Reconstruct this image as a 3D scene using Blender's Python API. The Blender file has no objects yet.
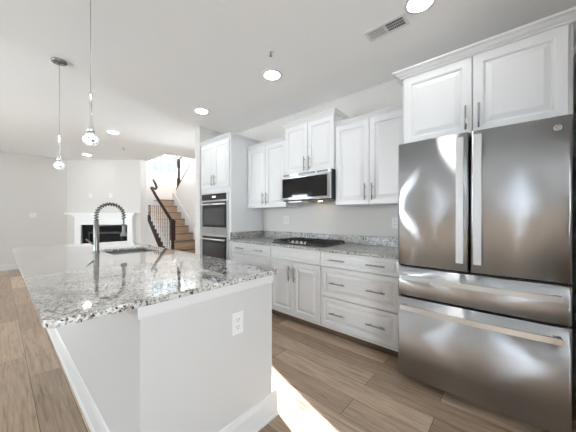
import bpy, bmesh, math, random
from mathutils import Vector, Matrix
random.seed(7)
S = bpy.context.scene
COL = S.collection
PI = math.pi

# ---------------------------------------------------------------- camera, world, sun, exposure
cam_d = bpy.data.cameras.new('camera')
cam_d.sensor_width = 36.0
cam_d.lens = 36.0 * 253.5 / 576.0
cam_d.shift_y = 1.04 / 576.0
cam_d.clip_start = 0.02
cam = bpy.data.objects.new('camera', cam_d)
COL.objects.link(cam)
cam.location = (0, 0, 1.2465)
cam.rotation_euler = (math.radians(90 - 0.139), 0, math.radians(-48.851))
S.camera = cam

world = bpy.data.worlds.new('daylight')
S.world = world
world.use_nodes = True
bg = world.node_tree.nodes['Background']
bg.inputs['Color'].default_value = (0.90, 0.95, 1.0, 1)
bg.inputs['Strength'].default_value = 8.5

sun_d = bpy.data.lights.new('sun', 'SUN')
sun_d.energy = 580.0
sun_d.angle = math.radians(0.6)
sun_d.color = (1.0, 0.90, 0.94)
sun = bpy.data.objects.new('sun', sun_d)
COL.objects.link(sun)
sun.rotation_euler = Vector((-0.28, -1.0, -0.40)).to_track_quat('-Z', 'Y').to_euler()
sun.location = (5, 14, 8)

S.view_settings.view_transform = 'Standard'
S.view_settings.look = 'None'
S.view_settings.gamma = 1.0
S.view_settings.use_curve_mapping = False
S.view_settings.exposure = 2.2
S.cycles.use_denoising = True
S.cycles.max_bounces = 14
S.cycles.diffuse_bounces = 8
S.cycles.glossy_bounces = 5
S.cycles.transparent_max_bounces = 12
S.cycles.sample_clamp_indirect = 8.0


def portal(name, loc, rot, sx, sy):
    """daylight portal in a window opening (guides sky sampling, gives no light of its own)"""
    d = bpy.data.lights.new(name, 'AREA')
    d.shape = 'RECTANGLE'
    d.size, d.size_y = sx, sy
    d.cycles.is_portal = True
    o = bpy.data.objects.new(name, d)
    COL.objects.link(o)
    o.location = loc
    o.rotation_euler = rot
    return o


# ---------------------------------------------------------------- mesh helpers
class MB:
    def __init__(self):
        self.bm = bmesh.new()

    def face(self, pts, smooth=False):
        f = self.bm.faces.new([self.bm.verts.new(p) for p in pts])
        f.smooth = smooth
        return f

    def box(self, x0, x1, y0, y1, z0, z1, bev=0.0, seg=2):
        bm = self.bm
        v = [bm.verts.new((x, y, z)) for x in (x0, x1) for y in (y0, y1) for z in (z0, z1)]
        q = [(0, 1, 3, 2), (4, 6, 7, 5), (0, 4, 5, 1), (2, 3, 7, 6), (0, 2, 6, 4), (1, 5, 7, 3)]
        fs = [bm.faces.new([v[i] for i in t]) for t in q]
        if bev > 0:
            es = list({e for f in fs for e in f.edges})
            r = bmesh.ops.bevel(bm, geom=es, offset=bev, segments=seg, affect='EDGES', profile=0.5)
            for f in r['faces']:
                f.smooth = True
        return self

    def prism(self, pts, axis, a, b):
        """polygon pts (2-D) extruded along axis from a to b"""
        def P(p, t):
            if axis == 'x': return (t, p[0], p[1])
            if axis == 'y': return (p[0], t, p[1])
            return (p[0], p[1], t)
        bm = self.bm
        A = [bm.verts.new(P(p, a)) for p in pts]
        B = [bm.verts.new(P(p, b)) for p in pts]
        n = len(pts)
        bm.faces.new(A); bm.faces.new(B[::-1])
        for i in range(n):
            bm.faces.new([A[i], B[i], B[(i + 1) % n], A[(i + 1) % n]][::-1])
        return self

    def tube(self, path, r, n=10, cap=True, smooth=True):
        """tube along path; r number or list of radii"""
        bm = self.bm
        P = [Vector(p) for p in path]
        m = len(P)
        rs = r if isinstance(r, (list, tuple)) else [r] * m
        up = None
        rings = []
        for i in range(m):
            t = (P[min(i + 1, m - 1)] - P[max(i - 1, 0)]).normalized()
            if up is None:
                up = Vector((0, 0, 1)) if abs(t.z) < 0.9 else Vector((1, 0, 0))
            a = (up - t * up.dot(t)).normalized()
            b = t.cross(a)
            up = a
            rings.append([bm.verts.new(P[i] + rs[i] * (math.cos(2 * PI * k / n) * a + math.sin(2 * PI * k / n) * b)) for k in range(n)])
        for i in range(m - 1):
            for k in range(n):
                f = bm.faces.new([rings[i][k], rings[i][(k + 1) % n], rings[i + 1][(k + 1) % n], rings[i + 1][k]])
                f.smooth = smooth
        if cap:
            bm.faces.new(rings[0][::-1]); bm.faces.new(rings[-1])
        return self

    def lathe(self, prof, c, n=24, smooth=True):
        """profile [(r,z)] around vertical axis at c"""
        bm = self.bm
        rings = []
        for r, z in prof:
            if r < 1e-6:
                rings.append([bm.verts.new((c[0], c[1], c[2] + z))])
            else:
                rings.append([bm.verts.new((c[0] + r * math.cos(2 * PI * k / n), c[1] + r * math.sin(2 * PI * k / n), c[2] + z)) for k in range(n)])
        for i in range(len(rings) - 1):
            A, B = rings[i], rings[i + 1]
            for k in range(n):
                k2 = (k + 1) % n
                if len(A) == 1 and len(B) == 1: continue
                if len(A) == 1: f = bm.faces.new([A[0], B[k2], B[k]])
                elif len(B) == 1: f = bm.faces.new([A[k], A[k2], B[0]])
                else: f = bm.faces.new([A[k], A[k2], B[k2], B[k]])
                f.smooth = smooth
        return self

    def sweep(self, prof, path, closed=False):
        """moulding: prof [(out, up)] swept along a plan path [(x,y)] at z; 'out' is to the right of travel"""
        bm = self.bm
        n = len(path)
        rings = []
        for i in range(n):
            p = Vector(path[i][:2]); z = path[i][2]
            def nrm(a, b):
                d = (Vector(b[:2]) - Vector(a[:2])).normalized()
                return Vector((d.y, -d.x))
            if i == 0: m = nrm(path[0], path[1])
            elif i == n - 1: m = nrm(path[-2], path[-1])
            else:
                a, b = nrm(path[i - 1], path[i]), nrm(path[i], path[i + 1])
                m = (a + b); m = m / max(1e-6, m.dot(a))
            rings.append([bm.verts.new((p.x + m.x * o, p.y + m.y * o, z + u)) for o, u in prof])
        k = len(prof)
        for i in range(n - 1):
            for j in range(k):
                bm.faces.new([rings[i][j], rings[i][(j + 1) % k], rings[i + 1][(j + 1) % k], rings[i + 1][j]])
        bm.faces.new(rings[0][::-1]); bm.faces.new(rings[-1])
        return self

    def panel(self, y0, y1, z0, z1, xf, t=0.02, st=0.058, bev=0.032, groove=0.013, sgn=1, flat=False):
        """raised-panel door or drawer front facing -X (sgn=1) or +X (sgn=-1)"""
        rings = [(0.0, 0.003), (0.003, 0.0)]
        if not flat:
            rings += [(st - 0.010, 0.0), (st - 0.006, 0.003), (st - 0.003, 0.003), (st, groove), (st + 0.007, groove), (st + 0.007 + bev, 0.0012)]
        bm = self.bm
        R = []
        for ins, d in [(0.0, t)] + rings:
            x = xf + sgn * d
            R.append([bm.verts.new((x, y, z)) for y, z in ((y0 + ins, z0 + ins), (y1 - ins, z0 + ins), (y1 - ins, z1 - ins), (y0 + ins, z1 - ins))])
        for a, b in zip(R[:-1], R[1:]):
            for k in range(4):
                bm.faces.new([a[k], b[k], b[(k + 1) % 4], a[(k + 1) % 4]])
        bm.faces.new(R[-1]); bm.faces.new(R[0][::-1])
        return self

    def build(self, name, mat, parent=None):
        bm = self.bm
        bmesh.ops.recalc_face_normals(bm, faces=bm.faces[:])
        if parent is not None:
            w = parent
            off = Vector((0, 0, 0))
            while w is not None:
                off += w.location
                w = w.parent
            bmesh.ops.translate(bm, vec=-off, verts=bm.verts[:])
        me = bpy.data.meshes.new(name)
        bm.to_mesh(me); bm.free()
        o = bpy.data.objects.new(name, me)
        if mat is not None: me.materials.append(mat)
        COL.objects.link(o)
        if parent is not None: o.parent = parent
        return o


def thing(name, label, cat, loc, group=None):
    o = bpy.data.objects.new(name, None)
    o.empty_display_size = 0.1
    COL.objects.link(o)
    o.location = loc
    return tag(o, label, cat, group)


def tag(o, label, cat, group=None):
    o['label'] = label; o['category'] = cat
    if group: o['group'] = group
    return o


def struct(o, label=None, cat=None):
    o['kind'] = 'structure'
    if label: o['label'] = label
    if cat: o['category'] = cat
    return o


# ---------------------------------------------------------------- materials
def mat(name, col, rough=0.5, metal=0.0, spec=0.5, coat=0.0, aniso=0.0):
    m = bpy.data.materials.new(name)
    m.use_nodes = True
    b = m.node_tree.nodes['Principled BSDF']
    b.inputs['Base Color'].default_value = (*col, 1)
    b.inputs['Roughness'].default_value = rough
    b.inputs['Metallic'].default_value = metal
    b.inputs['Specular IOR Level'].default_value = spec
    b.inputs['Coat Weight'].default_value = coat
    b.inputs['Anisotropic'].default_value = aniso
    return m


def nodes(m):
    nt = m.node_tree
    return nt, nt.nodes, nt.links, nt.nodes['Principled BSDF']


def add(nt, kind, **kw):
    n = nt.nodes.new(kind)
    for k, v in kw.items():
        if k in n.inputs: n.inputs[k].default_value = v
        else: setattr(n, k, v)
    return n


def ramp(nt, stops, interp='LINEAR'):
    r = nt.nodes.new('ShaderNodeValToRGB')
    r.color_ramp.interpolation = interp
    e = r.color_ramp.elements
    while len(e) < len(stops): e.new(0.5)
    for i, (p, c) in enumerate(stops):
        e[i].position = p
        e[i].color = (*c, 1) if len(c) == 3 else c
    return r


def paint(name, col, rough=0.6, bump=0.02, scale=180, spec=0.5):
    m = mat(name, col, rough, spec=spec)
    nt, N, L, b = nodes(m)
    tc = add(nt, 'ShaderNodeTexCoord')
    nz = add(nt, 'ShaderNodeTexNoise', Scale=scale, Detail=3.0)
    L.new(tc.outputs['Object'], nz.inputs['Vector'])
    bp = add(nt, 'ShaderNodeBump', Strength=bump, Distance=0.002)
    L.new(nz.outputs['Fac'], bp.inputs['Height'])
    L.new(bp.outputs['Normal'], b.inputs['Normal'])
    return m


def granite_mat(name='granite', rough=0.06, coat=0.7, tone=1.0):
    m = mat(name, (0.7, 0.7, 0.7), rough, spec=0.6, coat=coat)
    nt, N, L, b = nodes(m)
    tc = add(nt, 'ShaderNodeTexCoord')
    wob = add(nt, 'ShaderNodeTexNoise', Scale=35.0, Detail=3.0)
    L.new(tc.outputs['Object'], wob.inputs['Vector'])
    mx = add(nt, 'ShaderNodeMix', data_type='VECTOR')
    mx.inputs[0].default_value = 0.04
    L.new(tc.outputs['Object'], mx.inputs[4]); L.new(wob.outputs['Color'], mx.inputs[5])
    # broad clouds
    cl = add(nt, 'ShaderNodeTexNoise', Scale=7.0, Detail=6.0, Roughness=0.6)
    L.new(mx.outputs[1], cl.inputs['Vector'])
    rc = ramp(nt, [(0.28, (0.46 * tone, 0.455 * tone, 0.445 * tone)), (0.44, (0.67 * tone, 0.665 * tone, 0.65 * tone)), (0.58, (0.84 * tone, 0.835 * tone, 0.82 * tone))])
    L.new(cl.outputs['Fac'], rc.inputs['Fac'])
    # coarse crystals
    v1 = add(nt, 'ShaderNodeTexVoronoi', Scale=95.0)
    L.new(mx.outputs[1], v1.inputs['Vector'])
    s1 = add(nt, 'ShaderNodeSeparateColor')
    L.new(v1.outputs['Color'], s1.inputs['Color'])
    dens = add(nt, 'ShaderNodeTexNoise', Scale=11.0, Detail=3.0)
    L.new(tc.outputs['Object'], dens.inputs['Vector'])
    md = add(nt, 'ShaderNodeMath', operation='MULTIPLY_ADD')
    md.inputs[1].default_value = 0.55; 
    L.new(dens.outputs['Fac'], md.inputs[0]); L.new(s1.outputs[0], md.inputs[2])
    r1 = ramp(nt, [(0.0, (1, 1, 1)), (0.86, (0.84, 0.80, 0.74)), (1.0, (0.62, 0.60, 0.58)), (1.0, (0.40, 0.39, 0.38))], 'CONSTANT')
    sc = add(nt, 'ShaderNodeMath', operation='MULTIPLY'); sc.inputs[1].default_value = 0.75
    L.new(md.outputs[0], sc.inputs[0])
    r1.color_ramp.elements[1].position = 0.70
    r1.color_ramp.elements[2].position = 0.80
    r1.color_ramp.elements[3].position = 0.88
    L.new(sc.outputs[0], r1.inputs['Fac'])
    m1 = add(nt, 'ShaderNodeMix', data_type='RGBA', blend_type='MULTIPLY'); m1.inputs[0].default_value = 1.0
    L.new(rc.outputs['Color'], m1.inputs[6]); L.new(r1.outputs['Color'], m1.inputs[7])
    # dark flecks
    v2 = add(nt, 'ShaderNodeTexVoronoi', Scale=135.0)
    L.new(mx.outputs[1], v2.inputs['Vector'])
    s2 = add(nt, 'ShaderNodeSeparateColor')
    L.new(v2.outputs['Color'], s2.inputs['Color'])
    md2 = add(nt, 'ShaderNodeMath', operation='MULTIPLY_ADD'); md2.inputs[1].default_value = 0.5
    L.new(dens.outputs['Fac'], md2.inputs[0]); L.new(s2.outputs[1], md2.inputs[2])
    sc2 = add(nt, 'ShaderNodeMath', operation='MULTIPLY'); sc2.inputs[1].default_value = 0.75
    L.new(md2.outputs[0], sc2.inputs[0])
    r2 = ramp(nt, [(0.0, (1, 1, 1)), (0.765, (0.46, 0.44, 0.40)), (0.835, (0.06, 0.055, 0.05))], 'CONSTANT')
    L.new(sc2.outputs[0], r2.inputs['Fac'])
    m2 = add(nt, 'ShaderNodeMix', data_type='RGBA', blend_type='MULTIPLY'); m2.inputs[0].default_value = 1.0
    L.new(m1.outputs[2], m2.inputs[6]); L.new(r2.outputs['Color'], m2.inputs[7])
    L.new(m2.outputs[2], b.inputs['Base Color'])
    return m


def wood_floor():
    m = mat('plank_floor', (0.3, 0.22, 0.16), 0.33, spec=0.4)
    nt, N, L, b = nodes(m)
    tc = add(nt, 'ShaderNodeTexCoord')
    mp = add(nt, 'ShaderNodeMapping')
    mp.inputs['Rotation'].default_value = (0, 0, PI / 2)
    mp.inputs['Location'].default_value = (0.35, 0.38, 0)  # offset picked so darker planks fall on the dimmer floor left of the island
    L.new(tc.outputs['Object'], mp.inputs['Vector'])
    br = add(nt, 'ShaderNodeTexBrick', offset=0.37, offset_frequency=2, squash=1.0)
    br.inputs['Scale'].default_value = 1.0
    br.inputs['Color1'].default_value = (0, 0, 0, 1)
    br.inputs['Color2'].default_value = (1, 1, 1, 1)
    br.inputs['Mortar'].default_value = (0.5, 0.5, 0.5, 1)
    br.inputs['Mortar Size'].default_value = 0.0016
    br.inputs['Mortar Smooth'].default_value = 0.1
    br.inputs['Brick Width'].default_value = 1.22
    br.inputs['Row Height'].default_value = 0.18
    L.new(mp.outputs['Vector'], br.inputs['Vector'])
    rp = ramp(nt, [(0.0, (0.29, 0.213, 0.155)), (0.35, (0.39, 0.29, 0.208)), (0.65, (0.455, 0.345, 0.252)), (1.0, (0.56, 0.435, 0.325))])
    L.new(br.outputs['Color'], rp.inputs['Fac'])
    # grain, shifted per plank
    ad = add(nt, 'ShaderNodeVectorMath', operation='MULTIPLY_ADD')
    ad.inputs[1].default_value = (7.3, 3.1, 5.0)
    L.new(br.outputs['Color'], ad.inputs[0]); L.new(mp.outputs['Vector'], ad.inputs[2])
    st = add(nt, 'ShaderNodeMapping'); st.inputs['Scale'].default_value = (1.6, 26.0, 1.0)
    L.new(ad.outputs[0], st.inputs['Vector'])
    g = add(nt, 'ShaderNodeTexNoise', Scale=2.2, Detail=7.0, Roughness=0.65, Distortion=0.6)
    L.new(st.outputs['Vector'], g.inputs['Vector'])
    rg = ramp(nt, [(0.28, (0.52, 0.50, 0.48)), (0.5, (1, 1, 1)), (0.72, (1.32, 1.32, 1.32))])
    L.new(g.outputs['Fac'], rg.inputs['Fac'])
    mm = add(nt, 'ShaderNodeMix', data_type='RGBA', blend_type='MULTIPLY'); mm.inputs[0].default_value = 1.0
    L.new(rp.outputs['Color'], mm.inputs[6]); L.new(rg.outputs['Color'], mm.inputs[7])
    md = add(nt, 'ShaderNodeMix', data_type='RGBA')
    md.inputs[7].default_value = (0.07, 0.05, 0.035, 1)
    L.new(br.outputs['Fac'], md.inputs[0]); L.new(mm.outputs[2], md.inputs[6])
    L.new(md.outputs[2], b.inputs['Base Color'])
    bp = add(nt, 'ShaderNodeBump', Strength=0.12, Distance=0.002)
    L.new(g.outputs['Fac'], bp.inputs['Height']); L.new(bp.outputs['Normal'], b.inputs['Normal'])
    return m


def stair_wood():
    m = mat('oak_tread', (0.46, 0.27, 0.14), 0.35)
    nt, N, L, b = nodes(m)
    tc = add(nt, 'ShaderNodeTexCoord')
    mp = add(nt, 'ShaderNodeMapping'); mp.inputs['Scale'].default_value = (2, 25, 30)
    L.new(tc.outputs['Object'], mp.inputs['Vector'])
    g = add(nt, 'ShaderNodeTexNoise', Scale=1.5, Detail=5.0)
    L.new(mp.outputs['Vector'], g.inputs['Vector'])
    r = ramp(nt, [(0.3, (0.34, 0.22, 0.14)), (0.7, (0.50, 0.35, 0.235))])
    L.new(g.outputs['Fac'], r.inputs['Fac']); L.new(r.outputs['Color'], b.inputs['Base Color'])
    return m


def steel(name, col=(0.59, 0.615, 0.65), rough=0.30, aniso=0.74, rot=0.0):
    """brushed sheet steel: reflections smear up and down across the brushing"""
    m = bpy.data.materials.new(name)
    m.use_nodes = True
    nt = m.node_tree
    nt.nodes.remove(nt.nodes['Principled BSDF'])
    N, L = nt.nodes, nt.links
    g = add(nt, 'ShaderNodeBsdfAnisotropic', distribution='BECKMANN')
    g.inputs['Color'].default_value = (*col, 1)
    g.inputs['Roughness'].default_value = rough
    g.inputs['Anisotropy'].default_value = aniso
    g.inputs['Rotation'].default_value = rot
    tg = add(nt, 'ShaderNodeTangent', direction_type='RADIAL', axis='Z')
    L.new(tg.outputs[0], g.inputs['Tangent'])
    tc = add(nt, 'ShaderNodeTexCoord')
    mp2 = add(nt, 'ShaderNodeMapping'); mp2.inputs['Scale'].default_value = (0.5, 7, 0.03)
    L.new(tc.outputs['Object'], mp2.inputs['Vector'])
    w = add(nt, 'ShaderNodeTexNoise', Scale=1.0, Detail=1.0)
    L.new(mp2.outputs['Vector'], w.inputs['Vector'])
    b2 = add(nt, 'ShaderNodeBump', Strength=0.08, Distance=0.012)
    L.new(w.outputs['Fac'], b2.inputs['Height'])
    L.new(b2.outputs['Normal'], g.inputs['Normal'])
    L.new(g.outputs[0], nt.nodes['Material Output'].inputs['Surface'])
    return m


def pane_mat(name='window_glass', tint=(0.96, 0.98, 0.98)):
    m = bpy.data.materials.new(name)
    m.use_nodes = True
    nt = m.node_tree
    nt.nodes.remove(nt.nodes['Principled BSDF'])
    out = nt.nodes['Material Output']
    t = nt.nodes.new('ShaderNodeBsdfTransparent'); t.inputs['Color'].default_value = (*tint, 1)
    g = nt.nodes.new('ShaderNodeBsdfGlossy'); g.inputs['Roughness'].default_value = 0.02
    fr = nt.nodes.new('ShaderNodeFresnel'); fr.inputs['IOR'].default_value = 1.35
    mx = nt.nodes.new('ShaderNodeMixShader')
    nt.links.new(fr.outputs[0], mx.inputs[0]); nt.links.new(t.outputs[0], mx.inputs[1]); nt.links.new(g.outputs[0], mx.inputs[2])
    nt.links.new(mx.outputs[0], out.inputs['Surface'])
    return m


def frosted_mat():
    m = bpy.data.materials.new('dimmed_frosted_glass')
    m.use_nodes = True
    nt = m.node_tree
    nt.nodes.remove(nt.nodes['Principled BSDF'])
    t = nt.nodes.new('ShaderNodeBsdfTranslucent'); t.inputs['Color'].default_value = (0.32, 0.33, 0.34, 1)  # panes dimmed and diffused so the refrigerator steel reflects soft bright strips
    nt.links.new(t.outputs[0], nt.nodes['Material Output'].inputs['Surface'])
    return m


def emit(name, col, strength):
    m = bpy.data.materials.new(name)
    m.use_nodes = True
    b = m.node_tree.nodes['Principled BSDF']
    b.inputs['Base Color'].default_value = (0.9, 0.9, 0.9, 1)
    b.inputs['Emission Color'].default_value = (*col, 1)
    b.inputs['Emission Strength'].default_value = strength
    return m


def globe_mat():
    m = mat('bubble_glass', (0.92, 0.94, 0.96), 0.08, spec=0.8)
    nt, N, L, b = nodes(m)
    tc = add(nt, 'ShaderNodeTexCoord')
    v = add(nt, 'ShaderNodeTexVoronoi', Scale=140.0)
    L.new(tc.outputs['Object'], v.inputs['Vector'])
    s = add(nt, 'ShaderNodeSeparateColor'); L.new(v.outputs['Color'], s.inputs['Color'])
    r = ramp(nt, [(0.0, (0.05, 0.06, 0.07)), (0.10, (0.40, 0.42, 0.45)), (0.28, (0.9, 0.95, 1.0))], 'CONSTANT')
    L.new(s.outputs[0], r.inputs['Fac'])
    L.new(r.outputs['Color'], b.inputs['Emission Color']); L.new(r.outputs['Color'], b.inputs['Base Color'])
    b.inputs['Emission Strength'].default_value = 0.10
    bp = add(nt, 'ShaderNodeBump', Strength=0.6, Distance=0.003)
    L.new(v.outputs['Distance'], bp.inputs['Height']); L.new(bp.outputs['Normal'], b.inputs['Normal'])
    return m


M = dict(
    wall=paint('wall_paint', (0.66, 0.64, 0.615)),
    ceiling=paint('ceiling_paint', (0.89, 0.89, 0.885), 0.8),
    white=paint('white_trim', (0.68, 0.68, 0.682), 0.4, 0.0),
    cab=paint('cabinet_white', (0.73, 0.735, 0.745), 0.32, 0.0),
    panel=paint('island_panel', (0.585, 0.58, 0.575), 0.5, 0.02, 300),
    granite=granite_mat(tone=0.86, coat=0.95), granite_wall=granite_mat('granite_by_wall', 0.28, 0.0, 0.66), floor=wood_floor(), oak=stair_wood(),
    dark=mat('dark_stained_wood', (0.030, 0.014, 0.010), 0.45, spec=0.2),
    steel=steel('brushed_steel'),
    steel2=mat('polished_steel', (0.78, 0.78, 0.78), 0.30, 1.0),
    nickel=mat('satin_nickel', (0.27, 0.265, 0.255), 0.32, 1.0),
    pull=mat('pull_metal', (0.36, 0.355, 0.35), 0.3, 1.0),
    chrome=mat('chrome', (0.8, 0.8, 0.8), 0.08, 1.0),
    basin=mat('basin_steel', (0.45, 0.45, 0.45), 0.3, 1.0),
    black=mat('black_enamel', (0.012, 0.012, 0.013), 0.35),
    iron=mat('cast_iron', (0.018, 0.018, 0.019), 0.55),
    blackglass=mat('black_glass', (0.008, 0.008, 0.009), 0.05, spec=0.6),
    ovenglass=mat('oven_glass', (0.045, 0.045, 0.048), 0.06, spec=0.6),
    gap=mat('gasket', (0.01, 0.01, 0.01), 0.7),
    plastic=mat('white_plastic', (0.76, 0.76, 0.755), 0.35),
    slot=mat('socket_slot', (0.06, 0.06, 0.06), 0.6),
    darknickel=mat('dark_nickel', (0.11, 0.108, 0.105), 0.3, 1.0),
    tread=mat('nosing_shade_oak', (0.20, 0.12, 0.07), 0.35),  # darkened so tread edges read as shadow lines under the nosings
    darkchrome=mat('dark_chrome', (0.30, 0.30, 0.31), 0.15, 1.0),
    mantel=paint('mantel_white', (0.84, 0.84, 0.84), 0.4, 0.0),
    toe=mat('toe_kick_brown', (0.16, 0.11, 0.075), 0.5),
    grille=mat('grille_grey', (0.22, 0.22, 0.22), 0.4, 0.6),
    slate=paint('black_slate', (0.006, 0.006, 0.007), 0.6, 0.1, 40, 0.12),
    firebox=mat('firebox_black', (0.012, 0.011, 0.011), 0.5),
    glass=pane_mat(), tinted=pane_mat('sky_dimming_glass', (0.157, 0.170, 0.172)), frosted=frosted_mat(), lens=emit('lamp_lens', (1.0, 0.96, 0.92), 8.0),
    microlamp=emit('hood_lamp', (1.0, 0.70, 0.45), 4.0),
    globe=globe_mat(),
    display=emit('clock_digits', (0.6, 0.8, 1.0), 0.3),
)

# ---------------------------------------------------------------- dimensions
XW = 2.847          # cabinet wall
CE = 2.74           # ceiling
XL, YB, YF = -3.6, -2.7, 8.795
XH, YS = 4.85, 8.6  # hall right wall, stair window wall
S0, S1 = 3.87, 4.02 # stub wall
ZT = 5.3            # top of the stairwell


# ---------------------------------------------------------------- shell
def wall_y(name, y0, y1, x0, x1, z0, z1, holes):
    """wall normal to Y with rectangular holes [(x0,x1,z0,z1)] side by side"""
    mb = MB(); x = x0
    for hx0, hx1, hz0, hz1 in sorted(holes):
        mb.box(x, hx0, y0, y1, z0, z1)
        if hz0 > z0 + 1e-4: mb.box(hx0, hx1, y0, y1, z0, hz0)
        mb.box(hx0, hx1, y0, y1, hz1, z1)
        x = hx1
    mb.box(x, x1, y0, y1, z0, z1)
    return struct(mb.build(name, M['wall']))


def wall_x(name, x0, x1, y0, y1, z0, z1, holes):
    mb = MB(); y = y0
    for hy0, hy1, hz0, hz1 in sorted(holes):
        mb.box(x0, x1, y, hy0, z0, z1)
        if hz0 > z0 + 1e-4: mb.box(x0, x1, hy0, hy1, z0, hz0)
        mb.box(x0, x1, hy0, hy1, hz1, z1)
        y = hy1
    mb.box(x0, x1, y, y1, z0, z1)
    return struct(mb.build(name, M['wall']))


struct(MB().box(XL - 0.1, XH + 0.1, YB - 0.1, 9.0, -0.08, 0).build('floor', M['floor']))
struct(MB().box(XL - 0.1, 2.65, YB - 0.1, 9.0, CE, CE + 0.3).build('ceiling', M['ceiling']))
struct(MB().box(2.65, XH + 0.1, YB - 0.1, 6.20, CE, CE + 0.3).build('ceiling_hall', M['ceiling']))
struct(MB().box(2.55, XH + 0.1, 6.0, YS + 0.1, ZT, ZT + 0.1).build('ceiling_stairwell', M['ceiling']))

DOORS_AND_ADDED_L = [(-0.72, -0.28, 0.03, 2.55), (-0.20, -0.04, 0.03, 2.55), (1.40, 1.72, 0.03, 2.55), (3.2, 4.2, 0.8, 2.3), (6.3, 7.2, 0.9, 2.2)]  # door panes first; the third slit and last two windows are added for light
wall_x('wall_left', XL - 0.1, XL, YB, YF + 0.1, 0, CE, DOORS_AND_ADDED_L)
ADDED_WIN_B = [(-1.3, -0.2, 0.8, 2.2)]  # unseen back window, added and placed for fill daylight
wall_y('wall_back', YB - 0.1, YB, XL - 0.1, XW + 0.1, 0, CE, ADDED_WIN_B)
struct(MB().box(XW, XW + 0.1, YB, S0, 0, CE).build('wall_right', M['wall']))
struct(MB().box(2.205, XH, S0, S1, 0, CE).build('wall_stub', M['wall']))
struct(MB().box(XL, 1.3, YF, YF + 0.1, 0, CE).build('wall_far', M['wall']))
FL, FR = Vector((1.204, 8.795)), Vector((2.472, 7.344))
FU = (FR - FL).normalized(); FN = Vector((-FU.y, FU.x))
if FN.dot(FL) > 0: FN = -FN       # towards the room
mb = MB()
mb.prism([(FL.x, FL.y), (FR.x, FR.y), (2.472, 7.32), (2.65, 7.32), (2.65, 8.6), (1.5, 9.0), (1.204, 9.0)], 'z', 0, CE)
struct(mb.build('wall_fireplace', M['wall']))
struct(MB().box(2.585, 2.652, 7.305, 7.322, 0.0, CE).build('trim_1', M['white']), 'narrow white casing strip beside the stair opening', 'trim')
# stairwell
WINX0, WINX1, WINZ0, WINZ1 = 3.20, 4.13, 2.68, 4.05
wall_y('wall_stairs', YS, YS + 0.1, 2.65, XH, 0, ZT, [(WINX0, WINX1, WINZ0, WINZ1)])
ADDED_WIN_H = [(4.8, 5.25, 0.1, 2.2)]  # unseen opening added to light the hall and far ceiling
wall_x('wall_hall', XH, XH + 0.1, S0, YS + 0.1, 0, ZT, ADDED_WIN_H)
struct(MB().box(2.55, XH, 6.10, 6.20, CE + 0.3, ZT).build('wall_landing', M['wall']))
wall_x('wall_upper', 2.55, 2.65, 6.25, YS + 0.1, CE + 0.3, ZT, [(6.5, 8.3, 3.25, 4.9)])

BASE = [(0, 0), (0.028, 0), (0.028, 0.012), (0.017, 0.02), (0.017, 0.095), (0.012, 0.11), (0.009, 0.128), (0, 0.132)]
struct(MB().sweep(BASE, [(XL, YF, 0), (1.2, YF, 0)]).build('baseboard_far', M['white']))
struct(MB().sweep(BASE, [(XL, -0.02 + 0.06, 0), (XL, YF - 0.03, 0)]).build('baseboard_left', M['white']))


def window(name, axis, pos, a0, a1, z0, z1, nx, nz, depth=0.1, pane='glass'):
    """framed glazed window filling a hole; axis = wall normal"""
    root = bpy.data.objects.new(name, None); COL.objects.link(root); struct(root)
    f = 0.045
    mid = pos + depth * 0.5
    def bx(mb, u0, u1, w0, w1, d0, d1):
        if axis == 'y': mb.box(u0, u1, d0, d1, w0, w1, 0.004)
        else: mb.box(d0, d1, u0, u1, w0, w1, 0.004)
    fr = MB()
    g = 0.002
    bx(fr, a0 + g, a0 + f, z0 + g, z1 - g, mid - 0.03, mid + 0.03); bx(fr, a1 - f, a1 - g, z0 + g, z1 - g, mid - 0.03, mid + 0.03)
    bx(fr, a0 + f, a1 - f, z0 + g, z0 + f, mid - 0.03, mid + 0.03); bx(fr, a0 + f, a1 - f, z1 - f, z1 - g, mid - 0.03, mid + 0.03)
    fr.build('frame', M['white'], root)
    mu = MB()
    for i in range(1, nx):
        u = a0 + f + (a1 - a0 - 2 * f) * i / nx
        w = 0.055 if (nx == 4 and i == 2) else 0.014
        bx(mu, u - w, u + w, z0 + f, z1 - f, mid - 0.015, mid + 0.015)
    for j in range(1, nz):
        w0 = z0 + f + (z1 - z0 - 2 * f) * j / nz
        bx(mu, a0 + f, a1 - f, w0 - 0.014, w0 + 0.014, mid - 0.012, mid + 0.012)
    if nx > 1 or nz > 1: mu.build('muntins', M['white'], root)
    gl = MB(); bx(gl, a0 + f * 0.8, a1 - f * 0.8, z0 + f * 0.8, z1 - f * 0.8, mid - 0.003, mid + 0.003)
    gl.build('pane', M[pane], root)
    return root


window('window_1', 'y', YS, WINX0, WINX1, WINZ0, WINZ1, 4, 4, pane='tinted')  # pane tint darkens the sky behind it; the sun is stronger to compensate
window('window_10', 'x', 2.55, 6.5, 8.3, 3.25, 4.9, 2, 2)  # unseen window added to brighten the stairwell
portal('portal', (2.54, 7.4, 4.07), (0, -PI / 2, 0), 1.65, 1.8)
struct(MB().box(WINX0 - 0.05, WINX1 + 0.05, YS - 0.035, YS - 0.002, WINZ0 - 0.035, WINZ0, 0.005).build('trim_2', M['white']), 'white sill under the stairwell window', 'sill')
for i, (a, b_, z0, z1) in enumerate(DOORS_AND_ADDED_L):
    window('window_%d' % (i + 2), 'x', XL - 0.1, a, b_, z0, z1, 1 if i < 3 else 3, 1 if i < 3 else 2, pane='frosted' if i < 3 else 'glass')
    portal('portal', (XL - 0.11, (a + b_) / 2, (z0 + z1) / 2), (0, -PI / 2, 0), z1 - z0, b_ - a)
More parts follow.
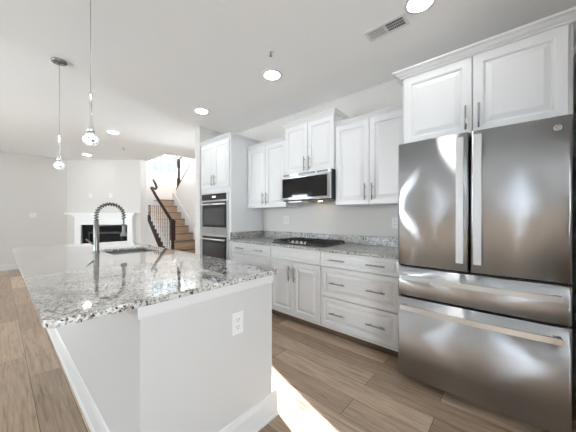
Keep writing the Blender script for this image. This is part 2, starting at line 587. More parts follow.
for i, (a, b_, z0, z1) in enumerate(ADDED_WIN_B):
    window('window_%d' % (i + 7), 'y', YB - 0.1, a, b_, z0, z1, 2, 2)
    portal('portal', ((a + b_) / 2, YB - 0.11, (z0 + z1) / 2), (PI / 2, 0, 0), b_ - a, z1 - z0)
struct(MB().box(XH + 0.12, XH + 3.0, 6.2, 6.3, 0.0, 5.0).build('sun_block_wall', M['wall']))  # unseen slab added outside to keep the sun out of the hall window
window('window_9', 'x', XH, ADDED_WIN_H[0][0], ADDED_WIN_H[0][1], ADDED_WIN_H[0][2], ADDED_WIN_H[0][3], 2, 3)
portal('portal', (XH + 0.11, 5.025, 1.15), (0, PI / 2, 0), 2.1, 0.45)
portal('portal', ((WINX0 + WINX1) / 2, YS + 0.11, (WINZ0 + WINZ1) / 2), (-PI / 2, 0, 0), WINX1 - WINX0, WINZ1 - WINZ0)


# ---------------------------------------------------------------- cabinetry
def pull(axis, x, y, z, L, parent, sgn=1, name='handle', m='pull', r=0.0065, off=0.03):
    """bar pull standing off a front at x (front facing -X when sgn=1)"""
    mb = MB(); xb = x - sgn * off
    d = Vector((0, 1, 0)) if axis == 'y' else Vector((0, 0, 1))
    c = Vector((xb, y, z))
    mb.tube([c - d * L / 2, c + d * L / 2], r, 10)
    for s in (-1, 1):
        p = c + d * (s * L * 0.30)
        mb.tube([p + Vector((sgn * 0.0, 0, 0)), Vector((x - sgn * 0.0005, p.y, p.z))], r * 0.85, 8)
    return mb.build(name, M[m], parent)


CROWN = [(0, 0), (0.004, 0), (0.006, 0.012), (0.020, 0.022), (0.032, 0.040), (0.046, 0.046), (0.050, 0.052), (0.050, 0.060), (0, 0.060)]


def crown(path, parent, h=0.06, out=0.05):
    k, q = h / 0.06, out / 0.05
    return MB().sweep([(o * q, u * k) for o, u in CROWN], path).build('crown_moulding', M['cab'], parent)


def upper(name, label, y0, y1, z0, z1, xf, crown_h, crown_path, handle_low=True, xb=XW - 0.001, st=0.058, fr=0.0, extra=None, hz=None):
    t = thing(name, label, 'cabinet', (xf, (y0 + y1) / 2, z0))
    MB().box(xf + 0.028, xb, y0, y1, z0, z1 + 0.001, 0.001, 1).build('carcass', M['cab'], t)
    ym = (y0 + y1) / 2
    g = 0.0027
    for a, b_, hy in ((ym + g, y1 - g - fr, ym + 0.038), (y0 + g + fr, ym - g, ym - 0.038)):
        d = MB().panel(a, b_, z0 + g, z1 - g, xf, 0.021, st).build('door', M['cab'], t)
        pull('z', xf, hy, (z0 + 0.13) if hz is None else hz, 0.17, d)
    if crown_path:
        crown(crown_path, t, crown_h[0], crown_h[1])
    return t


# three wall cabinets over the counter (left to right in the photo: away to near)
E_ = 0.0015
upper('wall_cabinet', 'white two-door wall cabinet between the oven tower and the microwave', 2.234 + E_, 3.034 - 0.002, 1.372, 2.256, 2.520, (0.042, 0.040),
      [(2.522, 3.0 + 0.028, 2.257), (2.522, 2.234 + E_, 2.257)])
upper('wall_cabinet', 'short raised white two-door wall cabinet directly above the microwave', 1.492 + E_, 2.234 - E_, 1.787, 2.392, 2.495, (0.055, 0.042),
      [(2.838, 2.232, 2.393), (2.497, 2.232, 2.393), (2.497, 1.494, 2.393), (2.838, 1.494, 2.393)], st=0.055, hz=1.895)
upper('wall_cabinet', 'white two-door wall cabinet between the microwave and the refrigerator', 0.692, 1.492 - E_, 1.372, 2.256, 2.520, (0.042, 0.040),
      [(2.522, 1.492 - E_, 2.257), (2.522, 0.692, 2.257)])

# cabinet over the refrigerator with its side panels
t = upper('refrigerator_cabinet', 'deep white two-door cabinet above the steel refrigerator', -0.285, 0.688, 1.835, 2.396, 2.235, (0.052, 0.058),
          [(2.838, 0.688, 2.397), (2.237, 0.688, 2.397), (2.237, -0.285, 2.397), (2.838, -0.285, 2.397)], st=0.066, fr=0.018, hz=1.955)
MB().box(2.237, 2.845, 0.668, 0.6895, 0.001, 1.834, 0.001, 1).build('side_panel', M['cab'], t)
MB().box(2.237, 2.845, -0.365, -0.345, 0.001, 2.396, 0.001, 1).build('side_panel', M['cab'], t)

# oven tower
T0, T1, XT = 3.0365, 3.846, 2.2227
t = thing('oven_tower_cabinet', 'tall white cabinet holding the double wall oven', 'cabinet', (XT, (T0 + T1) / 2, 0))
mb = MB()
mb.box(XT + 0.02, 2.8455, T0, T0 + 0.02, 0.10, 2.396); mb.box(XT + 0.02, 2.8455, T1 - 0.02, T1, 0.10, 2.396)
mb.box(XT + 0.02, 2.8455, T0 + 0.02, T1 - 0.02, 1.66, 2.396); mb.box(XT + 0.02, 2.8455, T0 + 0.02, T1 - 0.02, 0.10, 0.40)
mb.box(2.80, 2.8455, T0 + 0.02, T1 - 0.02, 0.40, 1.66)
mb.build('carcass', M['cab'], t)
mb = MB()   # face frame
mb.box(XT, XT + 0.02, T0, T0 + 0.048, 0.10, 2.396); mb.box(XT, XT + 0.02, T1 - 0.040, T1, 0.10, 2.396)
mb.box(XT, XT + 0.02, T0 + 0.048, T1 - 0.040, 1.612, 1.70); mb.box(XT, XT + 0.02, T0 + 0.048, T1 - 0.040, 2.36, 2.396); mb.box(XT, XT + 0.02, T0 + 0.048, T1 - 0.040, 0.36, 0.405)
mb.build('face_frame', M['cab'], t)
tm = (T0 + T1) / 2
for a, b_, hy in ((tm + 0.002, T1 - 0.022, tm + 0.038), (T0 + 0.026, tm - 0.002, tm - 0.038)):
    d = MB().panel(a, b_, 1.685, 2.372, XT - 0.021, 0.0205, 0.056).build('door', M['cab'], t)
    pull('z', XT - 0.021, hy, 1.80, 0.17, d)
d = MB().panel(T0 + 0.026, T1 - 0.022, 0.12, 0.36, XT - 0.021, 0.0205, 0.045, 0.025).build('drawer', M['cab'], t)
pull('y', XT - 0.021, tm, 0.24, 0.17, d)
MB().box(XT + 0.07, XT + 0.09, T0, T1, 0.001, 0.10).build('toe_kick', M['cab'], t)
crown([(XT, T1, 2.397), (XT, T0, 2.397), (2.838, T0, 2.397)], t, 0.052, 0.045)

# base cabinets
XC, CT0, CT1 = 2.234, 0.887, 0.914


def base_cab(label, y0, y1, fronts):
    t = thing('base_cabinet', label, 'cabinet', (XC, (y0 + y1) / 2, 0))
    MB().box(XC + 0.030, XW - 0.002, y0, y1, 0.097, CT0 - 0.001).box(XC + 0.004, XC + 0.030, y0, y1, 0.094, 0.112).build('carcass', M['cab'], t)
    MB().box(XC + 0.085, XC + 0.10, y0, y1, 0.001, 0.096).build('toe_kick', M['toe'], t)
    for kind, a, b_, z0, z1 in fronts:
        h = z1 - z0
        if kind == 'door_l' or kind == 'door_r':
            d = MB().panel(a, b_, z0, z1, XC, 0.021, 0.058, 0.03).build('door', M['cab'], t)
            hy = (a + 0.037) if kind == 'door_l' else (b_ - 0.037)
            pull('z', XC, hy, z1 - 0.135, 0.17, d)
        else:
            s = 0.03 if h < 0.2 else 0.05
            d = MB().panel(a, b_, z0, z1, XC, 0.021, s, 0.012 if h < 0.2 else 0.03, 0.009 if h < 0.2 else 0.013).build('drawer' if kind != 'blank' else 'false_front', M['cab'], t)
            if kind == 'drawer':
                for yy in (y0 + (y1 - y0) * 0.26, y0 + (y1 - y0) * 0.745):
                    pull('y', XC, yy, (z0 + z1) / 2, 0.17, d)
    return t


g = 0.0045
ZD1, ZD2, ZB = 0.727, 0.4148, 0.118
for lab, a, b_ in (('white three-drawer base cabinet beside the refrigerator', 0.692, 1.4955), ('white three-drawer base cabinet beside the oven tower', 2.243, 3.034)):
    base_cab(lab, a, b_, [('drawer', a + g, b_ - g, ZD1 + g, 0.878), ('drawer', a + g, b_ - g, ZD2 + g, ZD1 - g), ('drawer', a + g, b_ - g, ZB, ZD2 - g)])
a, b_ = 1.4975, 2.241
m_ = (a + b_) / 2 + 0.01
base_cab('white two-door base cabinet under the gas cooktop', a, b_, [('blank', a + g, b_ - g, ZD1 + g, 0.878), ('door_l', m_ + g * .7, b_ - g, ZB, ZD1 - g), ('door_r', a + g, m_ - g * .7, ZB, ZD1 - g)])

# counter along the wall
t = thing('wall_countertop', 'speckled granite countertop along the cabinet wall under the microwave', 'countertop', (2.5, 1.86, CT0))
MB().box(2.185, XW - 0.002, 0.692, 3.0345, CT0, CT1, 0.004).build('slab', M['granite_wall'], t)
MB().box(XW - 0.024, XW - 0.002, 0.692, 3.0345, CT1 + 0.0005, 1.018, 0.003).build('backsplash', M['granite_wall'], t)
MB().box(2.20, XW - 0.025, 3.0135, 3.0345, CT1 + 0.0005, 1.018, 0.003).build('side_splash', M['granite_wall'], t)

# ---------------------------------------------------------------- refrigerator
FX, F0, F1 = 1.996, -0.252, 0.640
t = thing('refrigerator', 'stainless steel french-door refrigerator with two bottom drawers', 'refrigerator', (FX + 0.4, (F0 + F1) / 2, 0))
MB().box(FX + 0.085, 2.80, F0 + 0.006, F1 - 0.006, 0.025, 1.775, 0.004).build('cabinet', M['gap'], t)
MB().box(FX + 0.10, FX + 0.13, F0 + 0.02, F1 - 0.02, 0.001, 0.055).build('base_grille', M['gap'], t)


def fdoor(name, y0, y1, z0, z1):
    """door slab with softly rounded vertical edges and a faint bow"""
    mb = MB(); bm = mb.bm
    n = 14; r = 0.014; pts = []
    c = (F0 + F1) / 2; hw = (F1 - F0) / 2
    def fx(y): return FX + 0.010 * ((y - c) / hw) ** 2 - 0.004
    for k in range(6):
        a = PI / 2 * k / 5
        pts.append((fx(y0) + r - r * math.sin(a), y0 + r - r * math.cos(a)))
    for k in range(1, n):
        y = y0 + r + (y1 - y0 - 2 * r) * k / n
        pts.append((fx(y), y))
    for k in range(6):
        a = PI / 2 * k / 5
        pts.append((fx(y1) + r - r * math.cos(a), y1 - r + r * math.sin(a)))
    pts.append((FX + 0.080, y1)); pts.append((FX + 0.080, y0))
    A = [bm.verts.new((x, y, z0)) for x, y in pts]; B = [bm.verts.new((x, y, z1)) for x, y in pts]
    bm.faces.new(A); bm.faces.new(B)
    for i in range(len(pts)):
        j = (i + 1) % len(pts)
        f = bm.faces.new([A[i], A[j], B[j], B[i]]); f.smooth = i < len(pts) - 3
    return mb.build(name, M['steel'], t)


def flat_handle(axis, a0, a1, cc, w, parent, bow=0.0):
    mb = MB(); bm = mb.bm
    n = 12; rings = []
    for k in range(n + 1):
        u = a0 + (a1 - a0) * k / n
        s = (2 * k / n - 1)
        xo = FX - 0.048 - bow * (1 - s * s)
        if axis == 'z': q = [(xo, cc - w / 2, u), (xo, cc + w / 2, u), (xo + 0.013, cc + w / 2, u), (xo + 0.013, cc - w / 2, u)]
        else: q = [(xo, u, cc - w / 2), (xo, u, cc + w / 2), (xo + 0.013, u, cc + w / 2), (xo + 0.013, u, cc - w / 2)]
        rings.append([bm.verts.new(p) for p in q])
    for i in range(n):
        for k in range(4):
            bm.faces.new([rings[i][k], rings[i][(k + 1) % 4], rings[i + 1][(k + 1) % 4], rings[i + 1][k]])
    bm.faces.new(rings[0]); bm.faces.new(rings[-1])
    for u in (a0 + 0.018, a1 - 0.018):
        if axis == 'z': mb.box(FX - 0.036, FX + 0.004, cc - w * 0.4, cc + w * 0.4, u - 0.016, u + 0.016)
        else: mb.box(FX - 0.036, FX + 0.006, u - 0.016, u + 0.016, cc - w * 0.4, cc + w * 0.4)
    return mb.build('handle', M['steel2'], parent)


FM = 0.194
d1 = fdoor('door', FM + 0.004, F1, 0.888, 1.79)
flat_handle('z', 0.945, 1.755, FM + 0.048, 0.040, d1)
d2 = fdoor('door', F0, FM - 0.004, 0.888, 1.79)
flat_handle('z', 0.945, 1.755, FM - 0.044, 0.040, d2)
d3 = fdoor('drawer', F0, F1, 0.661, 0.872)
flat_handle('y', F0 + 0.04, F1 - 0.035, 0.805, 0.032, d3, 0.016)
d4 = fdoor('drawer', F0, F1, 0.06, 0.645)
flat_handle('y', F0 + 0.04, F1 - 0.035, 0.582, 0.034, d4, 0.016)
MB().box(FX + 0.05, FX + 0.084, F0 + 0.01, F1 - 0.01, 0.07, 1.77).build('gasket', M['gap'], t)
# round badge: ring, disc and the curled monogram
bd = MB()
by, bz, bx_ = -0.196, 1.728, FX + 0.0015
bd.tube([(bx_ + 0.004, by, bz), (bx_, by, bz)], [0.0165, 0.0165], 24)
b_ob = bd.build('badge', M['grille'], d2)
rg = MB()
cir = lambda r, n=25, a0=0, a1=2 * PI, cy=0, cz=0: [(bx_ - 0.0015, by + cy + r * math.cos(a0 + (a1 - a0) * k / (n - 1)), bz + cz + r * math.sin(a0 + (a1 - a0) * k / (n - 1))) for k in range(n)]
rg.tube(cir(0.0145), 0.0016, 6, False)
rg.tube(cir(0.0042, 14, 0.6, 5.6, 0.0042, 0.001), 0.0009, 6)
rg.tube(cir(0.0040, 14, 0.2, 5.2, -0.0042, 0.0), 0.0009, 6)
rg.tube(cir(0.0085, 10, PI * 1.1, PI * 1.9), 0.0008, 6)
rg.build('monogram', M['steel2'], b_ob)

# ---------------------------------------------------------------- microwave
X0 = 2.42
t = thing('microwave', 'stainless over-the-range microwave with a black glass door', 'microwave', (2.6, 1.863, 1.43))
m0, m1 = 1.497, 2.230
MB().box(X0 + 0.035, XW - 0.003, m0, m1, 1.440, 1.784, 0.003).build('case', M['black'], t)
d = MB().box(X0, X0 + 0.034, m0, m1, 1.452, 1.741, 0.006).build('door', M['steel'], t)
MB().box(X0 - 0.003, X0 - 0.0005, m0 + 0.038, m1 - 0.022, 1.480, 1.722, 0.001).build('window', M['blackglass'], d)
v = MB().box(X0 + 0.004, X0 + 0.034, m0, m1, 1.743, 1.783, 0.003).build('vent_panel', M['steel2'], t)
for a, b_ in ((m0 + 0.20, m0 + 0.45), (m0 + 0.03, m0 + 0.18), (m0 + 0.60, m0 + 0.70)):
    MB().box(X0 + 0.001, X0 + 0.0035, a, b_, 1.752, 1.775).build('vent_grille', M['grille'], v)
MB().tube([(2.70, (m0 + m1) / 2 - 0.05, 1.4395), (2.70, (m0 + m1) / 2 - 0.05, 1.4375)], 0.03, 16).build('lamp', M['microlamp'], t)
MB().box(X0 + 0.06, X0 + 0.22, m1 - 0.30, m1 - 0.06, 1.424, 1.4395, 0.003).build('grease_filter', M['basin'], t)

# ---------------------------------------------------------------- double wall oven
o0, o1 = T0 + 0.050, T1 - 0.042
XO = XT - 0.024
t = thing('double_wall_oven', 'stainless double wall oven built into the tall cabinet', 'oven', (XT, tm, 0.42))
MB().box(XT + 0.0215, 2.78, o0 + 0.02, o1 - 0.02, 0.42, 1.60).build('case', M['black'], t)
MB().box(XT - 0.004, XT + 0.021, o0, o1, 0.408, 1.608).build('frame', M['steel2'], t)
c = MB().box(XO, XT - 0.0045, o0 + 0.006, o1 - 0.006, 1.490, 1.602, 0.003).build('control_panel', M['steel2'], t)
MB().box(XO - 0.002, XO - 0.0003, o0 + 0.035, o1 - 0.012, 1.500, 1.594).build('glass', M['blackglass'], c)
MB().box(XO - 0.0032, XO - 0.0022, tm - 0.05, tm + 0.05, 1.538, 1.562).build('display', M['display'], c)
for z0, z1 in ((0.965, 1.484), (0.430, 0.948)):
    d = MB().box(XO, XT - 0.0045, o0 + 0.006, o1 - 0.006, z0, z1, 0.004).build('door', M['steel'], t)
    MB().box(XO - 0.002, XO - 0.0003, o0 + 0.035, o1 - 0.03, z0 + 0.115 if z0 > 0.9 else z0 + 0.07, z1 - 0.012).build('window', M['blackglass'], d)
    MB().box(XO - 0.0032, XO - 0.0022, o0 + 0.075, o1 - 0.07, z0 + 0.15, z1 - 0.11).build('inner_window', M['ovenglass'], d)
    h = MB()
    h.tube([(XO - 0.045, o0 + 0.02, z1 - 0.052), (XO - 0.045, o1 - 0.02, z1 - 0.052)], 0.0125, 12)
    for yy in (o0 + 0.06, o1 - 0.06): h.tube([(XO - 0.045, yy, z1 - 0.052), (XO - 0.0005, yy, z1 - 0.052)], 0.009, 8)
    h.build('handle', M['steel2'], d)
    if z0 > 0.9:
        MB().tube([(XO, tm, z0 + 0.055), (XO - 0.002, tm, z0 + 0.055)], 0.012, 18).build('badge', M['nickel'], d)

# ---------------------------------------------------------------- gas cooktop
t = thing('gas_cooktop', 'black gas cooktop with cast iron grates on the wall counter', 'cooktop', (2.52, 1.88, CT1))
c0, c1, cx0, cx1 = 1.505, 2.262, 2.285, 2.79
MB().box(cx0, cx1, c0, c1, CT1 + 0.0005, 0.925, 0.004).build('tray', M['black'], t)
yw = (c1 - c0) / 3
for k in range(3):
    a, b_ = c0 + k * yw + 0.008, c0 + (k + 1) * yw - 0.008
    xa = cx0 + (0.13 if k == 1 else 0.025)
    xb = cx1 - 0.02
    mb = MB()
    Z0, Z1 = 0.940, 0.953
    w = 0.010
    mb.box(xa, xa + w, a, b_, Z0, Z1, 0.002, 1); mb.box(xb - w, xb, a, b_, Z0, Z1, 0.002, 1)
    mb.box(xa, xb, a, a + w, Z0, Z1, 0.002, 1); mb.box(xa, xb, b_ - w, b_, Z0, Z1, 0.002, 1)
    mb.box(xa, xb, (a + b_) / 2 - w / 2, (a + b_) / 2 + w / 2, Z0, Z1 + 0.004, 0.002, 1)
    for f in ((0.28, 0.72) if k != 1 else (0.5,)):
        x = xa + (xb - xa) * f
        mb.box(x - w / 2, x + w / 2, a, b_, Z0, Z1 + 0.004, 0.002, 1)
    mb.box((xa + xb) / 2 - w / 2, (xa + xb) / 2 + w / 2, a, b_, Z0, Z1, 0.002, 1)
    for x in (xa + 0.006, xb - 0.006):
        for y in (a + 0.006, b_ - 0.006):
            mb.box(x - 0.005, x + 0.005, y - 0.005, y + 0.005, 0.9255, Z0)
    mb.build('grate', M['iron'], t)
    for f in ((0.27, 0.73) if k != 1 else (0.5,)):
        x = xa + (xb - xa) * f; y = (a + b_) / 2
        MB().lathe([(0, 0), (0.045, 0), (0.045, 0.006), (0.034, 0.008), (0.034, 0.0125), (0, 0.0135)], (x, y, 0.9252), 20).build('burner', M['iron'], t)
for k in range(5):
    MB().lathe([(0, 0), (0.021, 0), (0.021, 0.004), (0.017, 0.006), (0.0155, 0.026), (0.012, 0.029), (0, 0.029)], (cx0 + 0.058, 1.775 + k * 0.065, 0.9252), 18).build('knob', M['steel2'], t)


# ---------------------------------------------------------------- outlets and plates
def outlet(label, p, nrm, kind='outlet', group=None, horiz=False, cat='outlet', w=0.074, h=0.118):
    """p on the wall surface, nrm in plan = direction it faces"""
    n = Vector((nrm[0], nrm[1], 0)).normalized(); u = Vector((-n.y, n.x, 0)); p = Vector(p)
    name = {'outlet': 'wall_outlet', 'switch': 'light_switch', 'blank': 'cover_plate', 'double': 'wall_outlet'}[kind]
    t = thing(name, label, cat, p, group)
    def blk(mb, u0, u1, z0, z1, d0, d1, bev=0.0015):
        k = MB().box(u0, u1, d0, d1, z0, z1, bev, 2)
        mt = Matrix(((u.x, n.x, 0, p.x), (u.y, n.y, 0, p.y), (0, 0, 1, p.z), (0, 0, 0, 1)))
        bmesh.ops.transform(k.bm, matrix=mt, verts=k.bm.verts[:])
        tmp = bpy.data.meshes.new('t'); k.bm.to_mesh(tmp); mb.bm.from_mesh(tmp); bpy.data.meshes.remove(tmp); k.bm.free()
    pl = MB(); blk(pl, -w / 2, w / 2, -h / 2, h / 2, 0.0006, 0.006)
    pl.build('plate', M['plastic'], t)
    ys = (-0.023, 0.023) if kind == 'double' else (0,)
    for y in ys:
        if kind in ('outlet', 'double'):
            for z in (0.0195, -0.0195):
                r = MB(); blk(r, y - 0.0165, y + 0.0165, z - 0.014, z + 0.014, 0.0062, 0.0078, 0.001)
                ro = r.build('receptacle', M['plastic'], t)
                s = MB()
                blk(s, y - 0.0085, y - 0.0060, z - 0.002, z + 0.008, 0.0078, 0.0084, 0)
                blk(s, y + 0.0060, y + 0.0085, z - 0.002, z + 0.007, 0.0078, 0.0084, 0)
                blk(s, y - 0.0025, y + 0.0025, z - 0.010, z - 0.0055, 0.0078, 0.0084, 0)
                s.build('slots', M['slot'], ro)
        elif kind == 'switch':
            r = MB(); blk(r, y - 0.0165, y + 0.0165, -0.033, 0.033, 0.0062, 0.0085, 0.001)
            r.build('rocker', M['plastic'], t)
    return t


outlet('white duplex outlet in the grey island end panel', (0.856, 1.115, 0.667), (0, -1))
outlet('wide white outlet plate on the wall left of the cooktop, under the cabinet', (XW, 2.512, 1.192), (-1, 0), 'double', w=0.118)
outlet('white outlet on the wall right of the cooktop, beside the refrigerator', (XW, 0.935, 1.175), (-1, 0))
outlet('white switch plate on the bare far wall left of the fireplace', (0.566, YF, 1.278), (0, -1), 'switch', cat='switch', w=0.118)
fw = lambda s, off=0.0: (FL + FU * s + FN * off)
p = fw(0.62); outlet('left of two white cover plates on the wall above the mantel', (p.x, p.y, 1.80), (FN.x, FN.y), 'blank', cat='cover plate', w=0.09, h=0.11)
p = fw(1.15); outlet('right of two white cover plates on the wall above the mantel', (p.x, p.y, 1.80), (FN.x, FN.y), 'blank', cat='cover plate', w=0.09, h=0.11)

# ---------------------------------------------------------------- island
IX0, IX1, IY0, IY1 = 0.092, 1.162, 1.093, 3.93
BX0, BX1, BY0, BY1 = 0.374, 1.122, 1.115, 3.86
t = thing('kitchen_island', 'long white and grey island base with baseboard and trim', 'island', (0.74, 2.5, 0))
HX0, HX1, HY0, HY1 = 0.635, 1.085, 2.54, 3.10     # room for the basin
mb = MB()
mb.box(BX0, BX1, BY0, HY0, 0.0, CT0 - 0.001); mb.box(BX0, BX1, HY1, BY1, 0.0, CT0 - 0.001)
mb.box(BX0, HX0, HY0, HY1, 0.0, CT0 - 0.001); mb.box(HX0, BX1, HY0, HY1, 0.0, 0.62); mb.box(HX1, BX1, HY0, HY1, 0.62, CT0 - 0.001)
mb.build('body', M['panel'], t)
TR = [(0.0005, 0), (0.007, 0), (0.011, 0.008), (0.013, 0.052), (0.0005, 0.052)]
MB().sweep(TR, [(BX1, BY0, 0.834), (BX0, BY0, 0.834), (BX0, BY1, 0.834)][::-1]).build('apron_trim', M['white'], t) if False else None
MB().sweep(TR, [(BX0, BY1, 0.834), (BX0, BY0, 0.834), (BX1, BY0, 0.834)]).build('apron_trim', M['white'], t)
IB = [(0.0005, 0.0), (0.022, 0.0), (0.022, 0.010), (0.018, 0.018), (0.012, 0.021), (0.012, 0.115), (0.009, 0.128), (0.007, 0.142), (0.0005, 0.150)]
MB().sweep(IB, [(BX0, BY1, 0), (BX0, BY0, 0), (BX1 + 0.04, BY0, 0)]).build('baseboard', M['white'], t)
# aisle side: doors and drawers facing the cabinet wall
n = 4; wy = (BY1 - BY0 - 0.04) / n
for k in range(n):
    a = BY0 + 0.02 + k * wy
    d = MB().panel(a + 0.003, a + wy - 0.003, 0.13, 0.70, BX1 + 0.0215, 0.021, sgn=-1).build('door', M['cab'], t)
    pull('z', BX1 + 0.0215, a + (0.04 if k % 2 else wy - 0.04), 0.58, 0.17, d, sgn=-1)
    d = MB().panel(a + 0.003, a + wy - 0.003, 0.706, 0.85, BX1 + 0.0215, 0.021, 0.03, 0.012, 0.006, sgn=-1).build('drawer', M['cab'], t)
    pull('y', BX1 + 0.0215, a + wy / 2, 0.778, 0.17, d, sgn=-1)


def rrect(x0, x1, y0, y1, rs, e=0.0, n=8):
    """rounded rectangle outline; rs = radii of corners (x0y0, x1y0, x1y1, x0y1); e = inset"""
    out = []
    for (cx, cy, a0), r in zip(((x0, y0, PI), (x1, y0, 1.5 * PI), (x1, y1, 0), (x0, y1, .5 * PI)), rs):
        sx = 1 if cx == x0 else -1; sy = 1 if cy == y0 else -1
        ccx, ccy = cx + sx * r, cy + sy * r
        for k in range(n + 1):
            a = a0 + PI / 2 * k / n
            out.append((ccx + (r - e) * math.cos(a), ccy + (r - e) * math.sin(a)))
    return out


SX0, SX1, SY0, SY1 = 0.660, 1.062, 2.57, 3.07


def slab(outer_rs):
    mb = MB(); bm = mb.bm
    def loop(pts, z): return [bm.verts.new((x, y, z)) for x, y in pts]
    ee = [(0.005, CT1), (0.0015, CT1 - 0.0015), (0.0, CT1 - 0.005), (0.0, CT0 + 0.005), (0.0015, CT0 + 0.0015), (0.005, CT0)]
    O = [loop(rrect(IX0, IX1, IY0, IY1, outer_rs, e), z) for e, z in ee]
    H = [loop(rrect(SX0, SX1, SY0, SY1, (0.014,) * 4, -e if e else 0), z) for e, z in ((0.003, CT1), (0.0, CT1 - 0.003), (0.0, CT0))]
    for R in (O, H):
        for A, B in zip(R[:-1], R[1:]):
            for i in range(len(A)):
                j = (i + 1) % len(A)
                f = bm.faces.new([A[i], A[j], B[j], B[i]]); f.smooth = True
    for a, b_ in ((O[0], H[0]), (O[-1], H[-1])):
        es = []
        for lp in (a, b_):
            for i in range(len(lp)):
                e = bm.edges.get((lp[i], lp[(i + 1) % len(lp)]))
                es.append(e)
        bmesh.ops.triangle_fill(bm, edges=es, use_beauty=True, use_dissolve=False)
    return mb


tag(slab((0.045, 0.02, 0.02, 0.045)).build('island_countertop', M['granite']), 'large speckled white granite countertop on the kitchen island', 'countertop')

# sink
t = thing('undermount_sink', 'undermount stainless steel sink set in the island countertop', 'sink', (0.86, 2.825, 0.70))
mb = MB(); bm = mb.bm
L_ = [[bm.verts.new((x, y, z)) for x, y in rrect(SX0 - 0.004, SX1 + 0.004, SY0 - 0.004, SY1 + 0.004, (r,) * 4, e)] for e, r, z in
      ((-0.012, 0.02, CT0 - 0.001), (0.0, 0.02, CT0 - 0.001), (0.004, 0.03, 0.70), (0.02, 0.04, 0.682))]
for A, B in zip(L_[:-1], L_[1:]):
    for i in range(len(A)):
        j = (i + 1) % len(A)
        f = bm.faces.new([A[i], A[j], B[j], B[i]]); f.smooth = True
bm.faces.new(L_[-1])
mb.build('basin', M['basin'], t)
MB().lathe([(0, 0.003), (0.03, 0.003), (0.042, 0.001), (0.042, 0.0)], (0.86, 2.825, 0.6825), 20).build('drain', M['chrome'], t)

# faucet
fx_, fy = 0.600, 2.885
t = thing('spring_faucet', 'tall nickel kitchen faucet with a dark spring arch beside the sink', 'faucet', (fx_, fy, CT1))
MB().lathe([(0, 0), (0.030, 0), (0.030, 0.006), (0.024, 0.012), (0.0225, 0.02), (0.0225, 0.255), (0.0185, 0.262), (0.0185, 0.292), (0.013, 0.296), (0, 0.296)], (fx_, fy, CT1 + 0.0004), 24).build('body', M['nickel'], t)
# arch path
x0, x1 = fx_, 0.822
rad = (x1 - x0) / 2; zc = 1.252
path = [(x0, 1.20), (x0, 1.23)]
for k in range(25):
    a = PI - PI * k / 24
    path.append((x0 + rad + rad * math.cos(a), zc + rad * math.sin(a)))
path += [(x1, 1.22), (x1, 1.16)]
MB().tube([(x, fy, z) for x, z in path], 0.0075, 10).build('hose', M['nickel'], t)
# coil
pp = [Vector((x, fy, z)) for x, z in path[:-1]]
dist = [0]
for a, b_ in zip(pp[:-1], pp[1:]): dist.append(dist[-1] + (b_ - a).length)
coil = []
tot = dist[-1]; turns = 18; ns = turns * 9
for s in range(ns + 1):
    q = tot * s / ns
    i = max(k for k in range(len(dist)) if dist[k] <= q + 1e-9); i = min(i, len(pp) - 2)
    f = (q - dist[i]) / max(1e-9, dist[i + 1] - dist[i])
    c = pp[i].lerp(pp[i + 1], f); tg = (pp[i + 1] - pp[i]).normalized()
    nn = Vector((0, 1, 0)); bb = tg.cross(nn)
    a = 2 * PI * turns * s / ns
    coil.append(c + 0.0150 * (math.cos(a) * nn + math.sin(a) * bb))
MB().tube(coil, 0.0052, 6).build('spring', M['darknickel'], t)
MB().lathe([(0, 0), (0.026, 0), (0.029, 0.008), (0.025, 0.024), (0.015, 0.042), (0.0145, 0.095), (0.011, 0.112), (0, 0.112)], (x1, fy, 1.05), 20).build('spray_head', M['nickel'], t)
MB().tube([(fx_ + 0.021, fy, 1.160), (x1 - 0.017, fy, 1.160)], 0.006, 10).tube([(x1, fy, 1.150), (x1, fy, 1.170)], 0.019, 16).build('docking_arm', M['nickel'], t)
MB().tube([(fx_ - 0.021, fy, 0.992), (fx_ - 0.040, fy, 1.005), (fx_ - 0.075, fy, 1.040)], [0.010, 0.008, 0.006], 10).build('lever', M['nickel'], t)


# ---------------------------------------------------------------- pendants
def pendant(label, x, y):
    t = thing('pendant_light', label, 'pendant light', (x, y, CE), 'pendants over the island')
    MB().lathe([(0, -0.001), (0.058, -0.001), (0.060, -0.006), (0.060, -0.016), (0.054, -0.022), (0.012, -0.024), (0.008, -0.034), (0, -0.034)], (x, y, CE), 28).build('canopy', M['darkchrome'], t)
    for s in (-1, 1):
        MB().lathe([(0, -0.033), (0.004, -0.032), (0.005, -0.0235), (0, -0.0235)], (x + s * 0.036, y - s * 0.020, CE), 10).build('screw', M['black'], t)
    MB().tube([(x, y, CE - 0.034), (x, y, 2.03)], 0.0016, 6).build('cord', M['nickel'], t)
    MB().lathe([(0, 2.036), (0.010, 2.032), (0.011, 2.02), (0.0075, 2.012), (0.0075, 1.90), (0.010, 1.85), (0.016, 1.805), (0.022, 1.777), (0, 1.775)], (x, y, 0), 20).build('stem', M['chrome'], t)
    R = 0.043
    MB().lathe([(R * math.sin(PI * k / 16), 1.735 - R * 0.96 * math.cos(PI * k / 16)) for k in range(17)], (x, y, 0), 28).build('globe', M['globe'], t)


pendant('pendant light with a bubble glass globe, the nearer over the island', 0.39, 2.006)
pendant('pendant light with a bubble glass globe, the farther over the island by the faucet', 0.39, 3.254)


